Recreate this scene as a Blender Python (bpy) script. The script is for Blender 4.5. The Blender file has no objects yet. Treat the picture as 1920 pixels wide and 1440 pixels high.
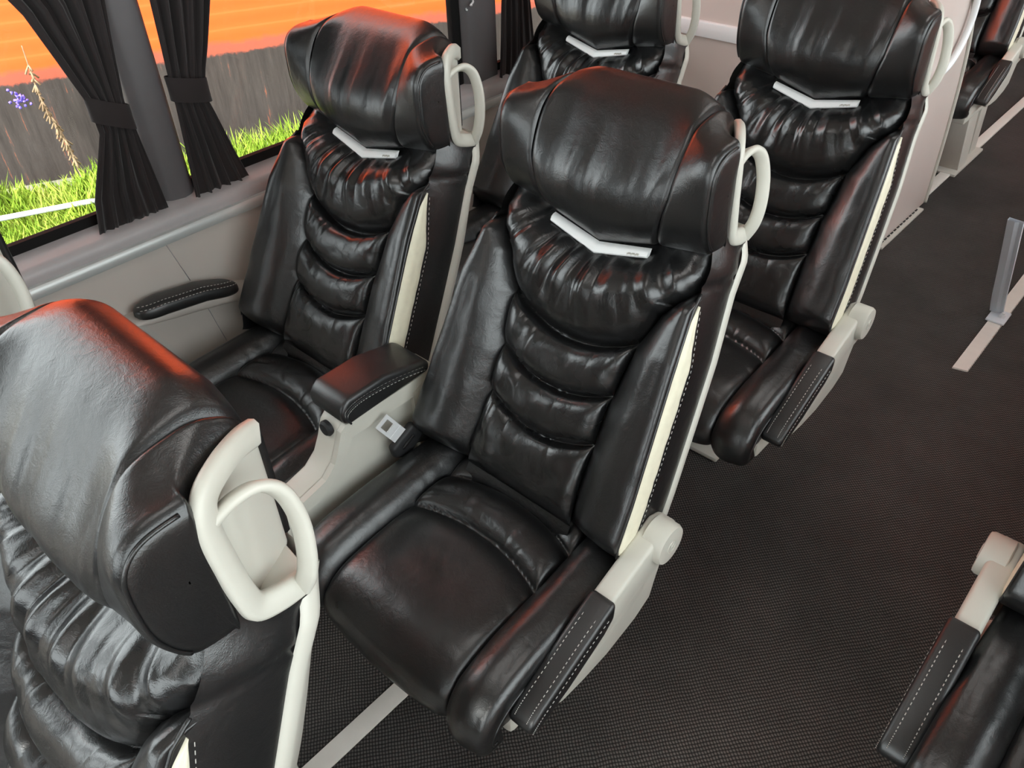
import bpy, bmesh, math, random
import numpy as np
from mathutils import Matrix, Vector

random.seed(7)
rng = np.random.default_rng(11)
scene = bpy.context.scene
COL = scene.collection

# ------------------------------------------------------------------ materials
def new_mat(name):
    m = bpy.data.materials.new(name)
    m.use_nodes = True
    nt = m.node_tree
    b = nt.nodes['Principled BSDF']
    return m, nt, b

def N(nt, t, **kw):
    n = nt.nodes.new(t)
    for k, v in kw.items():
        if k in n.inputs:
            n.inputs[k].default_value = v
        else:
            setattr(n, k, v)
    return n

def bump(nt, b, height, strength, dist, prev=None):
    bp = N(nt, 'ShaderNodeBump')
    bp.inputs['Strength'].default_value = strength
    bp.inputs['Distance'].default_value = dist
    nt.links.new(height, bp.inputs['Height'])
    if prev is not None:
        nt.links.new(prev, bp.inputs['Normal'])
    nt.links.new(bp.outputs['Normal'], b.inputs['Normal'])
    return bp.outputs['Normal']

def plain(name, col, rough=0.5, metal=0.0, spec=0.5, noise=0.0, nscale=60):
    m, nt, b = new_mat(name)
    b.inputs['Base Color'].default_value = (*col, 1)
    b.inputs['Roughness'].default_value = rough
    b.inputs['Metallic'].default_value = metal
    b.inputs['Specular IOR Level'].default_value = spec
    if noise:
        tc = N(nt, 'ShaderNodeTexCoord')
        nz = N(nt, 'ShaderNodeTexNoise', Scale=nscale, Detail=4.0)
        nt.links.new(tc.outputs['Object'], nz.inputs['Vector'])
        mx = N(nt, 'ShaderNodeMix', data_type='RGBA')
        mx.inputs[6].default_value = (*[c * (1 - noise) for c in col], 1)
        mx.inputs[7].default_value = (*[min(1, c * (1 + noise)) for c in col], 1)
        nt.links.new(nz.outputs['Fac'], mx.inputs[0])
        nt.links.new(mx.outputs[2], b.inputs['Base Color'])
        bump(nt, b, nz.outputs['Fac'], 0.08, 0.002)
    return m

def leather(name, col=(0.0075, 0.0076, 0.0082), rough=0.30, crease=0.20, grain=0.12):
    m, nt, b = new_mat(name)
    b.inputs['Base Color'].default_value = (*col, 1)
    b.inputs['Specular IOR Level'].default_value = 0.85
    tc = N(nt, 'ShaderNodeTexCoord')
    vo = N(nt, 'ShaderNodeTexVoronoi', Scale=420.0)
    vo.feature = 'DISTANCE_TO_EDGE'
    nt.links.new(tc.outputs['Object'], vo.inputs['Vector'])
    n1 = bump(nt, b, vo.outputs['Distance'], grain, 0.0012)
    nz = N(nt, 'ShaderNodeTexNoise', Scale=55.0, Detail=6.0, Roughness=0.6, Distortion=0.6)
    nt.links.new(tc.outputs['Object'], nz.inputs['Vector'])
    n2 = bump(nt, b, nz.outputs['Fac'], crease, 0.004, n1)
    nr = N(nt, 'ShaderNodeTexNoise', Scale=9.0, Detail=3.0)
    nt.links.new(tc.outputs['Object'], nr.inputs['Vector'])
    mr = N(nt, 'ShaderNodeMapRange')
    mr.inputs['To Min'].default_value = rough - 0.06
    mr.inputs['To Max'].default_value = rough + 0.08
    nt.links.new(nr.outputs['Fac'], mr.inputs['Value'])
    nt.links.new(mr.outputs['Result'], b.inputs['Roughness'])
    return m

M = {}
M['leather'] = leather('black_leather')
M['soft'] = leather('creased_leather', rough=0.25, crease=0.26)
M['pad'] = leather('pad_leather', rough=0.38, crease=0.10)
M['cream'] = plain('cream_plastic', (0.55, 0.535, 0.475), 0.42, noise=0.05, nscale=25)
M['grey_plastic'] = plain('grey_beige_plastic', (0.50, 0.48, 0.43), 0.5, noise=0.06, nscale=30)
M['stripe'] = plain('cream_leather', (0.74, 0.70, 0.55), 0.5, noise=0.10, nscale=70)
M['badge'] = plain('satin_white_badge', (0.86, 0.87, 0.87), 0.3)
M['stitch'] = plain('pale_thread', (0.55, 0.53, 0.50), 0.7)
M['dark'] = plain('matt_black', (0.010, 0.010, 0.011), 0.6)
M['rail'] = plain('pale_aluminium', (0.74, 0.71, 0.66), 0.42, noise=0.05, nscale=40)
M['steel'] = plain('grey_painted_steel', (0.66, 0.70, 0.75), 0.38)
M['metal'] = plain('bright_metal', (0.80, 0.81, 0.82), 0.35, metal=0.25)
M['wall'] = plain('beige_wall_panel', (0.50, 0.455, 0.415), 0.48, noise=0.04, nscale=12)
M['fascia'] = plain('grey_sill_plastic', (0.36, 0.335, 0.335), 0.4, noise=0.04, nscale=30)
M['pillar'] = plain('dark_pillar_plastic', (0.095, 0.087, 0.090), 0.55, noise=0.05, nscale=40)
M['gasket'] = plain('window_rubber', (0.008, 0.0075, 0.0075), 0.85, spec=0.15)
M['silver'] = plain('silver_strip', (0.52, 0.54, 0.53), 0.35, metal=0.3)
M['partition'] = plain('pinkish_beige_laminate', (0.62, 0.53, 0.49), 0.28, noise=0.03, nscale=8)
M['white_trim'] = plain('white_trim', (0.82, 0.84, 0.85), 0.25)
M['ceiling'] = plain('ceiling_panel', (0.62, 0.61, 0.60), 0.6)
M['shade'] = plain('fill_lamp_housing', (0.7, 0.7, 0.7), 0.5)

def mat_curtain():
    m, nt, b = new_mat('dark_brown_cloth')
    b.inputs['Base Color'].default_value = (0.021, 0.0165, 0.0165, 1)
    b.inputs['Roughness'].default_value = 0.85
    b.inputs['Specular IOR Level'].default_value = 0.15
    b.inputs['Sheen Weight'].default_value = 0.15
    tc = N(nt, 'ShaderNodeTexCoord')
    nz = N(nt, 'ShaderNodeTexNoise', Scale=500.0, Detail=2.0)
    nt.links.new(tc.outputs['Object'], nz.inputs['Vector'])
    bump(nt, b, nz.outputs['Fac'], 0.15, 0.001)
    return m
M['curtain'] = mat_curtain()

def mat_floor():
    m, nt, b = new_mat('black_woven_floor')
    tc = N(nt, 'ShaderNodeTexCoord')
    mp = N(nt, 'ShaderNodeMapping')
    mp.inputs['Rotation'].default_value = (0, 0, math.radians(38))
    nt.links.new(tc.outputs['Object'], mp.inputs['Vector'])
    nw = N(nt, 'ShaderNodeTexNoise', Scale=14.0, Detail=4.0)
    nt.links.new(mp.outputs['Vector'], nw.inputs['Vector'])
    ad = N(nt, 'ShaderNodeVectorMath', operation='MULTIPLY_ADD')
    ad.inputs[1].default_value = (0.010, 0.010, 0)
    nt.links.new(nw.outputs['Color'], ad.inputs[0])
    nt.links.new(mp.outputs['Vector'], ad.inputs[2])
    sx = N(nt, 'ShaderNodeSeparateXYZ')
    nt.links.new(ad.outputs['Vector'], sx.inputs[0])
    f = 2 * math.pi / 0.0165
    def sn(o, fac, op='SINE'):
        mu = N(nt, 'ShaderNodeMath', operation='MULTIPLY'); mu.inputs[1].default_value = fac
        nt.links.new(o, mu.inputs[0])
        s = N(nt, 'ShaderNodeMath', operation=op); nt.links.new(mu.outputs[0], s.inputs[0])
        return s.outputs[0]
    a = sn(sx.outputs['X'], f); c = sn(sx.outputs['Y'], f * 1.25)
    ab = N(nt, 'ShaderNodeMath', operation='ABSOLUTE'); nt.links.new(a, ab.inputs[0])
    cb = N(nt, 'ShaderNodeMath', operation='ABSOLUTE'); nt.links.new(c, cb.inputs[0])
    pr = N(nt, 'ShaderNodeMath', operation='MULTIPLY')
    nt.links.new(ab.outputs[0], pr.inputs[0]); nt.links.new(cb.outputs[0], pr.inputs[1])
    cr = N(nt, 'ShaderNodeValToRGB')
    cr.color_ramp.elements[0].position = 0.02; cr.color_ramp.elements[0].color = (0.006, 0.0055, 0.0055, 1)
    cr.color_ramp.elements[1].position = 0.85; cr.color_ramp.elements[1].color = (0.092, 0.084, 0.080, 1)
    nt.links.new(pr.outputs[0], cr.inputs['Fac'])
    n2 = N(nt, 'ShaderNodeTexNoise', Scale=3.0, Detail=6.0, Roughness=0.65)
    nt.links.new(tc.outputs['Object'], n2.inputs['Vector'])
    mr = N(nt, 'ShaderNodeMapRange')
    mr.inputs['From Min'].default_value = 0.3; mr.inputs['From Max'].default_value = 0.75
    mr.inputs['To Min'].default_value = 0.75; mr.inputs['To Max'].default_value = 1.35
    nt.links.new(n2.outputs['Fac'], mr.inputs['Value'])
    mx = N(nt, 'ShaderNodeVectorMath', operation='SCALE')
    nt.links.new(cr.outputs['Color'], mx.inputs[0]); nt.links.new(mr.outputs['Result'], mx.inputs['Scale'])
    nt.links.new(mx.outputs['Vector'], b.inputs['Base Color'])
    b.inputs['Roughness'].default_value = 0.72
    b.inputs['Specular IOR Level'].default_value = 0.3
    bump(nt, b, pr.outputs[0], 0.6, 0.002)
    return m
M['floor'] = mat_floor()

def mat_glass():
    m = bpy.data.materials.new('window_glass'); m.use_nodes = True
    nt = m.node_tree; nt.nodes.clear()
    o = N(nt, 'ShaderNodeOutputMaterial'); mix = N(nt, 'ShaderNodeMixShader')
    t = N(nt, 'ShaderNodeBsdfTransparent'); g = N(nt, 'ShaderNodeBsdfGlossy')
    t.inputs['Color'].default_value = (0.96, 0.98, 0.97, 1)
    g.inputs['Roughness'].default_value = 0.02
    fr = N(nt, 'ShaderNodeFresnel'); fr.inputs['IOR'].default_value = 1.25
    nt.links.new(fr.outputs[0], mix.inputs[0]); nt.links.new(t.outputs[0], mix.inputs[1]); nt.links.new(g.outputs[0], mix.inputs[2])
    nt.links.new(mix.outputs[0], o.inputs['Surface'])
    return m
M['glass'] = mat_glass()

def mat_painted_wall():
    m, nt, b = new_mat('weathered_orange_paint')
    tc = N(nt, 'ShaderNodeTexCoord')
    sx = N(nt, 'ShaderNodeSeparateXYZ'); nt.links.new(tc.outputs['Object'], sx.inputs[0])
    nz = N(nt, 'ShaderNodeTexNoise', Scale=5.0, Detail=10.0, Roughness=0.75)
    nt.links.new(tc.outputs['Object'], nz.inputs['Vector'])
    # height with a ragged edge (object z = 0 at the paint line)
    ed = N(nt, 'ShaderNodeMath', operation='MULTIPLY_ADD'); ed.inputs[1].default_value = 0.14; ed.inputs[2].default_value = -0.07
    nt.links.new(nz.outputs['Fac'], ed.inputs[0])
    hz = N(nt, 'ShaderNodeMath', operation='ADD'); nt.links.new(sx.outputs['Z'], hz.inputs[0]); nt.links.new(ed.outputs[0], hz.inputs[1])
    # drips: noise stretched in z
    mp = N(nt, 'ShaderNodeMapping'); mp.inputs['Scale'].default_value = (9, 9, 0.7)
    nt.links.new(tc.outputs['Object'], mp.inputs['Vector'])
    dn = N(nt, 'ShaderNodeTexNoise', Scale=1.0, Detail=8.0, Roughness=0.8)
    nt.links.new(mp.outputs['Vector'], dn.inputs['Vector'])
    dark = N(nt, 'ShaderNodeValToRGB')
    e = dark.color_ramp.elements
    e[0].position = 0.30; e[0].color = (0.022, 0.017, 0.016, 1)
    e[1].position = 0.60; e[1].color = (0.055, 0.045, 0.041, 1)
    x = e.new(0.645); x.color = (0.25, 0.075, 0.04, 1)
    nt.links.new(dn.outputs['Fac'], dark.inputs['Fac'])
    wv = N(nt, 'ShaderNodeTexWave', Scale=2.3, Distortion=0.25, Detail=1.0)
    wv.wave_type = 'BANDS'; wv.bands_direction = 'Z'
    nt.links.new(tc.outputs['Object'], wv.inputs['Vector'])
    orr = N(nt, 'ShaderNodeValToRGB')
    e = orr.color_ramp.elements
    e[0].position = 0.0; e[0].color = (0.88, 0.088, 0.016, 1)
    e[1].position = 0.93; e[1].color = (0.88, 0.098, 0.019, 1)
    x = e.new(0.99); x.color = (0.88, 0.115, 0.026, 1)
    nt.links.new(wv.outputs['Fac'], orr.inputs['Fac'])
    band = N(nt, 'ShaderNodeValToRGB')
    e = band.color_ramp.elements; band.color_ramp.interpolation = 'LINEAR'
    e[0].position = 0.495; e[0].color = (0, 0, 0, 1)
    e[1].position = 0.505; e[1].color = (1, 1, 1, 1)
    m1 = N(nt, 'ShaderNodeMapRange'); m1.inputs['From Min'].default_value = -1; m1.inputs['From Max'].default_value = 1
    nt.links.new(hz.outputs[0], m1.inputs['Value']); nt.links.new(m1.outputs['Result'], band.inputs['Fac'])
    band2 = N(nt, 'ShaderNodeMapRange'); band2.inputs['From Min'].default_value = 0.07; band2.inputs['From Max'].default_value = 0.12
    nt.links.new(hz.outputs[0], band2.inputs['Value'])
    mxa = N(nt, 'ShaderNodeMix', data_type='RGBA'); mxa.inputs[6].default_value = (0.32, 0.075, 0.045, 1)
    nt.links.new(band2.outputs['Result'], mxa.inputs[0]); nt.links.new(orr.outputs['Color'], mxa.inputs[7])
    mxb = N(nt, 'ShaderNodeMix', data_type='RGBA')
    nt.links.new(band.outputs['Color'], mxb.inputs[0]); nt.links.new(dark.outputs['Color'], mxb.inputs[6]); nt.links.new(mxa.outputs[2], mxb.inputs[7])
    nt.links.new(mxb.outputs[2], b.inputs['Base Color'])
    b.inputs['Roughness'].default_value = 0.6
    b.inputs['Specular IOR Level'].default_value = 0.2
    return m
M['painted_wall'] = mat_painted_wall()

def mat_grass():
    m, nt, b = new_mat('tall_grass')
    tc = N(nt, 'ShaderNodeTexCoord')
    nz = N(nt, 'ShaderNodeTexNoise', Scale=3.0, Detail=6.0, Roughness=0.7)
    nt.links.new(tc.outputs['Object'], nz.inputs['Vector'])
    cr = N(nt, 'ShaderNodeValToRGB')
    e = cr.color_ramp.elements
    e[0].position = 0.3; e[0].color = (0.085, 0.17, 0.012, 1)
    e[1].position = 0.72; e[1].color = (0.36, 0.38, 0.095, 1)
    x = e.new(0.5); x.color = (0.19, 0.29, 0.028, 1)
    nt.links.new(nz.outputs['Fac'], cr.inputs['Fac'])
    nt.links.new(cr.outputs['Color'], b.inputs['Base Color'])
    b.inputs['Roughness'].default_value = 0.7
    b.inputs['Specular IOR Level'].default_value = 0.1
    return m
M['grass'] = mat_grass()
M['soil'] = plain('bare_ground', (0.15, 0.135, 0.11), 0.9, noise=0.4, nscale=5)
M['weed'] = plain('dry_weed', (0.22, 0.15, 0.085), 0.9, noise=0.3, nscale=30)
M['pipe'] = plain('pale_pipe', (0.62, 0.66, 0.68), 0.4)
M['flower'] = plain('blue_petals', (0.16, 0.12, 0.62), 0.6)

def mat_fill_lamp():  # glow of the fill lamps added under the ceiling
    m = bpy.data.materials.new('fill_lamp_diffuser'); m.use_nodes = True
    nt = m.node_tree; nt.nodes.clear()
    o = N(nt, 'ShaderNodeOutputMaterial'); e = N(nt, 'ShaderNodeEmission')
    e.inputs['Color'].default_value = (1, 0.97, 0.93, 1); e.inputs['Strength'].default_value = 4.0
    nt.links.new(e.outputs[0], o.inputs['Surface'])
    return m
M['lamp'] = mat_fill_lamp()

# ------------------------------------------------------------------ mesh helpers
class MB:
    """collects shapes into one mesh"""
    def __init__(s):
        s.v = []; s.f = []; s.n = 0
    def add(s, V, F):
        V = np.asarray(V, float).reshape(-1, 3)
        s.v.append(V); s.f += [tuple(i + s.n for i in f) for f in F]; s.n += len(V)
        return s
    def grid(s, P, closeu=False, closev=False):
        P = np.asarray(P, float); nu, nv = P.shape[:2]
        F = []
        for i in range(nu if closeu else nu - 1):
            for j in range(nv if closev else nv - 1):
                a = i * nv + j; b = ((i + 1) % nu) * nv + j
                c = ((i + 1) % nu) * nv + (j + 1) % nv; d = i * nv + (j + 1) % nv
                F.append((a, b, c, d))
        return s.add(P.reshape(-1, 3), F)
    def tube(s, pts, r, seg=8, closed=False, caps=True):
        pts = np.asarray(pts, float); n = len(pts)
        rr = np.broadcast_to(np.asarray(r, float), (n,))
        if closed: tan = np.roll(pts, -1, 0) - np.roll(pts, 1, 0)
        else: tan = np.gradient(pts, axis=0)
        tan /= np.linalg.norm(tan, axis=1)[:, None] + 1e-12
        up = np.array([0, 0, 1.0]) if abs(tan[0][2]) < 0.9 else np.array([1.0, 0, 0])
        rings = []
        u = np.cross(tan[0], up); u /= np.linalg.norm(u)
        for i in range(n):
            u = u - tan[i] * (u @ tan[i]); u /= np.linalg.norm(u) + 1e-12
            w = np.cross(tan[i], u)
            th = np.arange(seg) * 2 * math.pi / seg
            rings.append(pts[i] + rr[i] * (np.cos(th)[:, None] * u + np.sin(th)[:, None] * w))
        b = s.n
        s.grid(np.array(rings), closeu=closed, closev=True)
        if caps and not closed:
            s.f.append(tuple(b + i for i in range(seg))[::-1]); s.f.append(tuple(b + (n - 1) * seg + i for i in range(seg)))
        return s
    def bm(s, bm):
        bm.verts.index_update()
        return s.add([v.co[:] for v in bm.verts], [tuple(v.index for v in f.verts) for f in bm.faces])
    def box(s, lo, hi, bev=0.0, seg=2):
        bm = bmesh.new(); bmesh.ops.create_cube(bm, size=1)
        lo = Vector(lo); hi = Vector(hi)
        for v in bm.verts:
            v.co = Vector([(lo[i] + hi[i]) / 2 + v.co[i] * (hi[i] - lo[i]) for i in range(3)])
        if bev: bmesh.ops.bevel(bm, geom=bm.edges[:], offset=bev, segments=seg, affect='EDGES', profile=0.5)
        s.bm(bm); bm.free(); return s
    def prism(s, poly, axis, a, b, bev=0.0, seg=2):
        """polygon in the two other axes, extruded along axis from a to b"""
        bm = bmesh.new()
        def mk(p, t):
            q = list(p); q.insert(axis, t); return bm.verts.new(q)
        A = [mk(p, a) for p in poly]; B = [mk(p, b) for p in poly]
        bm.faces.new(A); bm.faces.new(B[::-1])
        n = len(poly)
        for i in range(n): bm.faces.new((A[i], B[i], B[(i + 1) % n], A[(i + 1) % n]))
        bmesh.ops.recalc_face_normals(bm, faces=bm.faces[:])
        if bev:
            ed = [e for e in bm.edges if len(e.link_faces) == 2 and e.calc_face_angle(0) > 0.45]
            bmesh.ops.bevel(bm, geom=ed, offset=bev, segments=seg, affect='EDGES', profile=0.5, clamp_overlap=True)
        s.bm(bm); bm.free(); return s
    def build(s, name, mat, parent=None, sharp=40, flip=False):
        me = bpy.data.meshes.new(name)
        V = np.concatenate(s.v)
        me.from_pydata(V.tolist(), [], s.f)
        me.update()
        bm = bmesh.new(); bm.from_mesh(me)
        bmesh.ops.remove_doubles(bm, verts=bm.verts[:], dist=1e-6)
        bmesh.ops.recalc_face_normals(bm, faces=bm.faces[:])
        bm.to_mesh(me); bm.free()
        me.polygons.foreach_set('use_smooth', [True] * len(me.polygons))
        if sharp: me.set_sharp_from_angle(angle=math.radians(sharp))
        me.materials.append(mat)
        o = bpy.data.objects.new(name, me); COL.objects.link(o)
        if parent: o.parent = parent
        return o

def thing(name, label, cat, loc=(0, 0, 0), group=None):
    o = bpy.data.objects.new(name, None); COL.objects.link(o); o.location = loc; o.empty_display_size = 0.1
    return tag(o, label, cat, group)
def tag(o, label, cat, group=None):
    o['label'] = label; o['category'] = cat
    if group: o['group'] = group
    return o
def struct(o):
    o['kind'] = 'structure'; return o
def stuff(o, label, cat):
    o['kind'] = 'stuff'; return tag(o, label, cat)

def smooth(x, a, b):
    t = np.clip((np.asarray(x, float) - a) / (b - a), 0, 1); return t * t * (3 - 2 * t)
def interp(x, xs, ys): return np.interp(x, xs, ys)
def catmull(pts, n, closed=False):
    pts = np.asarray(pts, float); k = len(pts)
    t = np.linspace(0, k if closed else k - 1, n, endpoint=not closed)
    i = np.floor(t).astype(int); i = np.minimum(i, k - 1 if closed else k - 2); f = (t - i)[:, None]
    g = (lambda j: pts[j % k]) if closed else (lambda j: pts[np.clip(j, 0, k - 1)])
    p0, p1, p2, p3 = g(i - 1), g(i), g(i + 1), g(i + 2)
    return 0.5 * (2 * p1 + (p2 - p0) * f + (2 * p0 - 5 * p1 + 4 * p2 - p3) * f ** 2 + (3 * p1 - p0 - 3 * p2 + p3) * f ** 3)
_T = np.random.default_rng(5).uniform(-1, 1, (256, 256))
def vn(x, y=0.0, seed=0):
    x = np.asarray(x, float) + seed * 17.31; y = np.asarray(y, float) + seed * 7.77
    x, y = np.broadcast_arrays(x, y)
    i = np.floor(x).astype(int); j = np.floor(y).astype(int); f = x - i; g = y - j
    f = f * f * (3 - 2 * f); g = g * g * (3 - 2 * g)
    T = lambda a, b: _T[a % 256, b % 256]
    return (T(i, j) * (1 - f) + T(i + 1, j) * f) * (1 - g) + (T(i, j + 1) * (1 - f) + T(i + 1, j + 1) * f) * g
def billow(x, y=0.0, seed=0):
    return np.abs(vn(x, y, seed)) ** 0.8

# ------------------------------------------------------------------ the coach seat
P0 = np.array([0, -0.25, 0.54]); TV = np.array([0, 0.469, 0.883]); NV = np.array([0, -0.883, 0.469])
def TS(x, s, n):
    x, s, n = np.broadcast_arrays(np.asarray(x, float), np.asarray(s, float), np.asarray(n, float))
    return P0 + np.stack([x, 0 * x, 0 * x], -1) + s[..., None] * TV + n[..., None] * NV
xi = lambda s: interp(s, [-.05, .03, .12, .25, .37, .44, .485, .52, .62], [.130, .126, .121, .121, .134, .160, .197, .2085, .200])
xo = lambda s: interp(s, [-.05, .0, .13, .25, .38, .5, .62], [.256, .254, .249, .241, .232, .217, .214])
noff = lambda s: interp(s, [0, .05, .38, .47, .505], [.030, .048, .050, .036, .016])

def s_head(x): return 0.512 + 0.23 * np.abs(x)

def backrest_cushion(parent):
    na, ns = 141, 300
    a = np.linspace(-1, 1, na)[:, None]; q = np.linspace(0, 1, ns)[None, :]
    s = -0.03 + q * 0.62 + 0 * a
    x = a * (xi(s) + 0.004)
    xn = x / 0.125
    arcs = [c + 0.036 * np.minimum(xn ** 2, 1.6) for c in (.142, .237, .332)]
    lo = [np.full_like(s, .012)] + arcs
    hi = arcs + [s_head(x) + 0.05]
    n = np.zeros_like(s); t_all = np.zeros_like(s); k_all = np.zeros_like(s, int)
    for k in range(4):
        msk = (s >= lo[k]) & (s < hi[k] if k < 3 else True)
        t = np.clip((s - lo[k]) / (hi[k] - lo[k]), 0, 1)
        t_all = np.where(msk, t, t_all); k_all = np.where(msk, k, k_all)
    t = t_all
    prof = np.where(k_all < 3, (1 - np.abs(2 * t - 1) ** 2.6) ** 0.5,
                    np.minimum(1, (1 - np.clip(1 - t / 0.22, 0, 1) ** 2.2) ** 0.55))
    lat = (1 - np.abs(a) ** 7) ** 0.5
    h = np.choose(k_all, [.030, .036, .036, .036])
    n = -0.018 + h * prof * (0.35 + 0.65 * lat) + 0.010 * a ** 2 * (k_all < 3)
    # belly of the upper puff
    n += np.where(k_all == 3, 0.020 * np.sin(np.clip(t / 0.85, 0, 1) * math.pi) * (1 - 0.5 * a ** 2), 0)
    n += np.where(k_all < 3, 0.008 * (1 - a ** 2), 0)
    # yoke corners turn back round the side
    n -= np.where(s > .46, 0.010 * np.clip((np.abs(a) - .82) / .18, 0, 1) ** 2, 0)
    # gathers under each seam
    kk = k_all.astype(float)
    gx = x * 34 + 1.6 * vn(s * 8, x * 9, 3) + kk * 11.3
    fold = .45 * billow(gx, s * 7 + kk * 5, 1) + .45 * (vn(gx * .7, s * 5 + kk, 13) + .6)
    env = np.clip((t - .30) / .62, 0, 1) ** 1.3 * np.clip((1 - t) / .06, 0, 1) * (1 - np.abs(a) ** 8)
    gate = 0.45 + 0.75 * np.clip(vn(x * 16 + kk * 3, kk * 1.7, 8) + .4, 0, 1)
    n += np.where(k_all < 3, 0.0090 * fold * env * gate, 0)
    long = .5 * (1 + vn(x * 22 + 1.6 * vn(s * 11, x * 6, 4) + kk * 3.1, s * 3.0 + kk, 2))
    n += np.where(k_all < 3, 0.0040 * long * prof * lat, 0)
    dh = s_head(x) - s
    n += np.where(k_all == 3, -(n + .013) * (1 - smooth(dh, -.02, .085)) * (1 - .6 * np.clip((np.abs(x) - .10) / .08, 0, 1)), 0)
    # fan of folds falling from the badge
    r = np.sqrt(x ** 2 + (.70 - s) ** 2); th = np.arctan2(x, .70 - s)
    fan = .55 * (1 + vn(th * 11.5 + .6 * vn(r * 7, th * 4, 6), r * 1.6, 5)) + .3 * billow(th * 10 + .5 * vn(r * 7, th * 3, 6), r * 1.5, 15)
    fan2 = vn(th * 25 + .8 * vn(r * 9, th * 5, 7), r * 3, 9)
    e3 = np.clip((s - .345) / .08, 0, 1) * smooth(dh, -.002, .045)
    n += np.where(k_all == 3, (0.0165 * fan + 0.0024 * fan2) * e3 * (1 - np.abs(a) ** 10) * (0.55 + 0.45 * smooth(s, .38, .50)), 0)
    n += np.where(k_all == 3, 0.004 * billow(th * 8, r * 6, 12) * np.clip((s - .32) / .05, 0, 1), 0)
    # little sag noise
    n += 0.0012 * vn(x * 40, s * 40, 10) * prof
    mb = MB().grid(TS(x, s, n))
    return mb.build('backrest_cushion', M['soft'], parent, sharp=0)

def side_bolster(parent, sg):
    nc, ns = 44, 110
    s = np.linspace(.012, .498, ns)[None, :]; c = np.linspace(0, 1, nc)[:, None]
    i_ = xi(s) - 0.004; o_ = xo(s)
    h = noff(s) + 0.010
    # rounded lower end
    endf = np.sqrt(np.clip(1 - np.clip(1 - (s - .012) / .05, 0, 1) ** 2, 0, 1)) * .88 + .12
    ph = c * math.pi * .86
    xx = i_ + (o_ - i_) * (1 - np.cos(ph)) / (1 - math.cos(math.pi * .86)) ** 1.0
    xx = i_ + (o_ - i_) * np.minimum(1, (c * 1.10))
    cc = np.clip(c * 1.10, 0, 1)
    rise = (1 - (1 - cc) ** 2.4) ** .75
    dropc = np.clip((cc - .80) / .20, 0, 1)
    nn = -0.022 + (h + 0.022) * rise - .008 * (1 - np.sqrt(np.clip(1 - dropc ** 2, 0, 1)))
    nn = nn - np.clip((c - .91) / .09, 0, 1) * .020
    xx = xx + .004 * np.sin(np.clip((c - .8) / .2, 0, 1) * math.pi)
    endf = endf * (.05 + .95 * np.sqrt(np.clip(1 - np.clip((s - .462) / .036, 0, 1) ** 2, 0, 1)))
    nn = -0.03 + (nn + 0.03) * endf
    nn = nn + 0.0016 * vn(s * 22, cc * 5, 21) + .0022 * billow(s * 30, cc * 3 + 4, 22) * np.clip((.35 - cc) / .35, 0, 1)
    mb = MB().grid(TS(sg * xx, s + 0 * c - (1 - endf) * 0.0, nn))
    # piping along the outer seam
    sp = np.linspace(.03, .497, 70)
    mb.tube(TS(sg * (xo(sp) + .003), sp, noff(sp) - .004), .0026, 6)
    return mb.build('side_bolster', M['leather'], parent, sharp=0)

def side_panel(parent, sg):
    ns, nn = 80, 16
    s = np.linspace(-.01, .60, ns)[:, None]; v = np.linspace(0, 1, nn)[None, :]
    n0 = np.where(s < .505, noff(s) - .004, .016 - (s - .505) * .15)
    n = n0 + (-.102 - n0) * v
    seam = .0035 * np.exp(-((s - (.505 + .028 * v)) / .004) ** 2)
    x = xo(s) + .002 + .006 * np.sin(v * math.pi) - seam - .014 * smooth(s, .53, .585) * (1 - .5 * v)
    o = MB().grid(TS(sg * x, s + 0 * v, n)).build('side_panel', M['leather'], parent, sharp=0)
    # cream stripe let into the panel
    ns = 60
    s = np.linspace(.035, .478, ns)[:, None]; v = np.linspace(0, 1, 9)[None, :]
    nl = interp(s, [0, .05, .13, .376, .45, .479], [.028, .038, .043, .040, .030, .018])
    nr = interp(s, [0, .05, .13, .366, .43, .479], [-.002, -.002, -.002, -.003, .010, .0175])
    n = nl + (nr - nl) * v
    vv = (n - (noff(s) - .004)) / (-.102 - (noff(s) - .004))
    xx = xo(s) + .002 + .006 * np.sin(np.clip(vv, 0, 1) * math.pi)
    x = xx + .0005 + .0035 * np.sin(v * math.pi) ** .6 - .0014 * np.exp(-((v - .55) / .07) ** 2) + .0007 * vn(s * 60, v * 3, 31)
    MB().grid(TS(sg * x, s + 0 * v, n)).build('accent_stripe', M['stripe'], o, sharp=0)
    st = np.linspace(.035, .47, 90)
    nrr = interp(st, [0, .05, .13, .366, .43, .479], [-.002, -.002, -.002, -.003, .010, .0175]) - .006
    vv = np.clip((nrr - (noff(st) - .004)) / (-.102 - (noff(st) - .004)), 0, 1)
    pts = TS(sg * (xo(st) + .0028 + .006 * np.sin(vv * math.pi)), st, nrr)
    mb = MB()
    for i in range(0, 89, 2): mb.tube(pts[i:i + 2], .0006, 4)
    mb.build('side_stitching', M['stitch'], o, sharp=0)
    return o

def back_shell(parent):
    ns = 60
    s = np.linspace(-.05, .615, ns)[:, None]
    xs = (xo(s) + .006) * (1 - .09 * smooth(s, .555, .615))
    nbk = -.112 - .045 * np.sin(np.clip((s + .05) / .66, 0, 1) * math.pi) ** .7
    rows = [(xs * 0.985, -.094), (xs, -.096), (xs * 1.004, -.104), (xs * 1.002, -.112), (xs * .97, -.122)]
    P = [TS(x, s, np.full_like(s, n)) for x, n in rows]
    for f in np.linspace(.9, -.9, 13): P.append(TS(xs * f, s, -.122 + (nbk + .112) * (1 - f ** 4) ** .5))
    P += [TS(-x, s, np.full_like(s, n)) for x, n in rows[::-1]]
    G = np.concatenate(P, axis=1)
    return MB().grid(G).build('back_shell', M['cream'], parent, sharp=0)

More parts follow.
